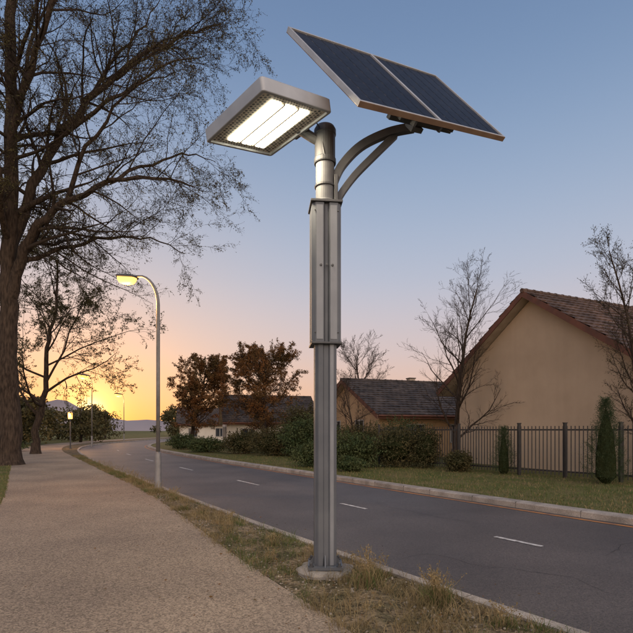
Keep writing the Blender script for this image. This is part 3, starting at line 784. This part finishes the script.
cpts = [ml @ Vector((.25, -hy+.01, .06)), ml @ Vector((.2, -hy-.12, .0)), Vector((-.02, -.11, 4.42)), Vector((0, -.105, 4.3))]
mb.tube(catm3(cpts), [.007]*19, 6, 0); mb.obj('cable', ['poledark'], E)
ld = bpy.data.lights.new('led_light', 'AREA'); ld.shape = 'RECTANGLE'; ld.size = .7; ld.size_y = .45; ld.energy = 45; ld.color = (1, .82, .58)
lo = bpy.data.objects.new('led_light', ld); COL.objects.link(lo); lo.parent = E
lo.matrix_local = ml @ Matrix.Translation((0, 0, -.03))

# ------------------------------------------------------------------ other lamps
def curved_lamp(name, x, y, H, reach, energy, bulb, ang=math.pi, sc=1.0):
    E = empty(name, (x, y, 0), ang)
    mb = MB()
    mb.lathe([(.13, -.02), (.13, .02), (.10, .03), (.085, .06), (.075, .9), (.05, .95)], 12, 0)
    pts = [(0, 0, .9), (0, 0, H*.5), (0, 0, H*.86)]
    for k in range(1, 8):
        a = R(90*k/8); pts.append((reach*.62*(1-math.cos(a)), 0, H*.86+H*.14*math.sin(a)))
    pts.append((reach*.8, 0, H*1.0))
    mb.tube(pts, [.050-.020*i/(len(pts)-1) for i in range(len(pts))], 10, 0, True)
    mb.obj('pole', ['lamppole'], E, smooth=True)
    mb = MB(); X = reach
    T_ = Matrix.Translation((X, 0, H*1.0)) @ Matrix.Rotation(R(-6), 4, 'Y') @ Matrix.Scale(sc, 4)
    shell(mb, [(rr(.27, .13, .08), -.03), (rr(.28, .14, .08), .0), (rr(.26, .13, .08), .03), (rr(.15, .06, .05), .06)], 0, T_, (False, True))
    mb.obj('lamp_head', ['poledark'], E)
    mb = MB()
    shell(mb, [(rr(.24, .115, .07), -.012), (rr(.235, .11, .07), -.09), (rr(.18, .085, .05), -.16), (rr(.08, .04, .02), -.195)], 0, T_)
    mb.obj('diffuser', [bulb], E, smooth=True)
    l_ = bpy.data.lights.new('lamp_light', 'POINT'); l_.energy = energy; l_.color = (1, .50, .16); l_.shadow_soft_size = .12
    o_ = bpy.data.objects.new('lamp_light', l_); COL.objects.link(o_); o_.parent = E; o_.location = (X+.1, 0, H-.48*sc)
curved_lamp('street_lamp', -3.99, 12.4, 5.4, .85, 260, 'sodium', R(170))
curved_lamp('street_lamp', -20.3, 44.5, 6.4, .7, 400, 'sodium', R(215), 1.8)
curved_lamp('street_lamp', -26.6, 68, 6.4, .7, 400, 'sodium', R(215), 2.0)
def post_lamp(name, x, y, H):
    E = empty(name, (x, y, 0)); mb = MB()
    mb.lathe([(.09, -.02), (.09, .05), (.05, .08), (.045, H-.55)], 12, 0); mb.lathe([(.21, H-.03), (.19, H+.02), (.03, H+.06)], 16, 0)
    for k in range(4):
        a = k*math.pi/2+.4; mb.tube([(math.cos(a)*.17, math.sin(a)*.17, H-.56), (math.cos(a)*.18, math.sin(a)*.18, H-.02)], [.008, .008], 5, 0)
    mb.lathe([(.05, H-.58), (.18, H-.56), (.18, H-.54)], 16, 0); mb.obj('post', ['poledark'], E)
    mb = MB(); mb.lathe([(.13, H-.53), (.16, H-.5), (.16, H-.08), (.13, H-.05)], 14, 0); mb.obj('lantern', ['warmled'], E)
    l_ = bpy.data.lights.new('lantern_light', 'POINT'); l_.energy = 200; l_.color = (1, .5, .18); l_.shadow_soft_size = .14
    o_ = bpy.data.objects.new('lantern_light', l_); COL.objects.link(o_); o_.parent = E; o_.location = (0, -.35, H-.2)
post_lamp('path_lamp', -19.6, 39.2, 2.9)

# ------------------------------------------------------------------ sky and sun
SUN_AZ = math.atan2(-226, 492)
SUN_EL = R(2.0)
sdir = Vector((math.sin(SUN_AZ)*math.cos(SUN_EL), math.cos(SUN_AZ)*math.cos(SUN_EL), math.sin(SUN_EL)))
w = bpy.data.worlds.new('World'); scene.world = w; w.use_nodes = True
nt = w.node_tree; n = nt.nodes; l = nt.links; bg = n['Background']
sky = n.new('ShaderNodeTexSky'); sky.sky_type = 'NISHITA'; sky.sun_disc = False
sky.sun_elevation = SUN_EL; sky.sun_rotation = SUN_AZ; sky.dust_density = 1.5; sky.ozone_density = 3.0
tc = n.new('ShaderNodeTexCoord'); sx = n.new('ShaderNodeSeparateXYZ'); l.new(tc.outputs['Generated'], sx.inputs[0])
ramp = n.new('ShaderNodeValToRGB'); l.new(sx.outputs['Z'], ramp.inputs[0]); ramp.color_ramp.interpolation = 'B_SPLINE'
stops = [(0.0, (.78, .40, .24)), (.06, (.78, .50, .37)), (.15, (.68, .54, .52)), (.29, (.47, .52, .63)), (.48, (.265, .37, .54)), (.66, (.135, .22, .39)), (1.0, (.15, .21, .34))]
while len(ramp.color_ramp.elements) < len(stops): ramp.color_ramp.elements.new(.5)
for e, (p, c) in zip(ramp.color_ramp.elements, stops): e.position = p; e.color = (*c, 1)
dp = n.new('ShaderNodeVectorMath'); dp.operation = 'DOT_PRODUCT'; dp.inputs[1].default_value = sdir
l.new(tc.outputs['Generated'], dp.inputs[0])
cl = n.new('ShaderNodeMath'); cl.operation = 'MAXIMUM'; cl.inputs[1].default_value = 0; l.new(dp.outputs['Value'], cl.inputs[0])
acc = ramp.outputs['Color']
def addterm(acc, fac, col):
    s_ = n.new('ShaderNodeVectorMath'); s_.operation = 'SCALE'; s_.inputs[0].default_value = col; l.new(fac, s_.inputs['Scale'])
    a = n.new('ShaderNodeVectorMath'); a.operation = 'ADD'; l.new(acc, a.inputs[0]); l.new(s_.outputs[0], a.inputs[1]); return a.outputs[0]
for (pw, col) in ((16, (.20, .05, -.08)), (90, (.40, .10, -.08)), (900, (.9, .5, .12)), (6000, (2.0, 1.6, .8))):
    p = n.new('ShaderNodeMath'); p.operation = 'POWER'; p.inputs[1].default_value = pw; l.new(cl.outputs[0], p.inputs[0])
    acc = addterm(acc, p.outputs[0], col)
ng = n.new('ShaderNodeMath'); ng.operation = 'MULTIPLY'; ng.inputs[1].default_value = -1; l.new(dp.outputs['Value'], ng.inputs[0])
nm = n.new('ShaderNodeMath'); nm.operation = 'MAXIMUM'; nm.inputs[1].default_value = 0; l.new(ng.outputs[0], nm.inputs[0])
acc = addterm(acc, nm.outputs[0], (1.85, 1.42, 1.05))  # added warm fill: brightens the unseen sky opposite the sun to light camera-facing surfaces
ns = n.new('ShaderNodeVectorMath'); ns.operation = 'SCALE'; ns.inputs['Scale'].default_value = 0.015; l.new(sky.outputs[0], ns.inputs[0])
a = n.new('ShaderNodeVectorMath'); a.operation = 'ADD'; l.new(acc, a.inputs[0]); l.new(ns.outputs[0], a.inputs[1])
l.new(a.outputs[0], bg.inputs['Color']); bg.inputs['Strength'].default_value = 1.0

sl = bpy.data.lights.new('sun', 'SUN'); sl.energy = 1.0; sl.angle = R(.5); sl.color = (1, .60, .32)
so = bpy.data.objects.new('sun', sl); COL.objects.link(so); so.rotation_euler = (-sdir).to_track_quat('-Z', 'Y').to_euler(); so.location = (-30, 60, 20)

# ------------------------------------------------------------------ camera
cd = bpy.data.cameras.new('camera'); cd.lens = 28; cd.sensor_width = 36; cd.shift_y = .179; cd.clip_end = 5000
co = bpy.data.objects.new('camera', cd); COL.objects.link(co); co.location = (0, 0, 1.5); co.rotation_euler = (R(90), 0, 0)
scene.camera = co
scene.view_settings.view_transform = 'Standard'; scene.view_settings.look = 'None'; scene.view_settings.exposure = 0
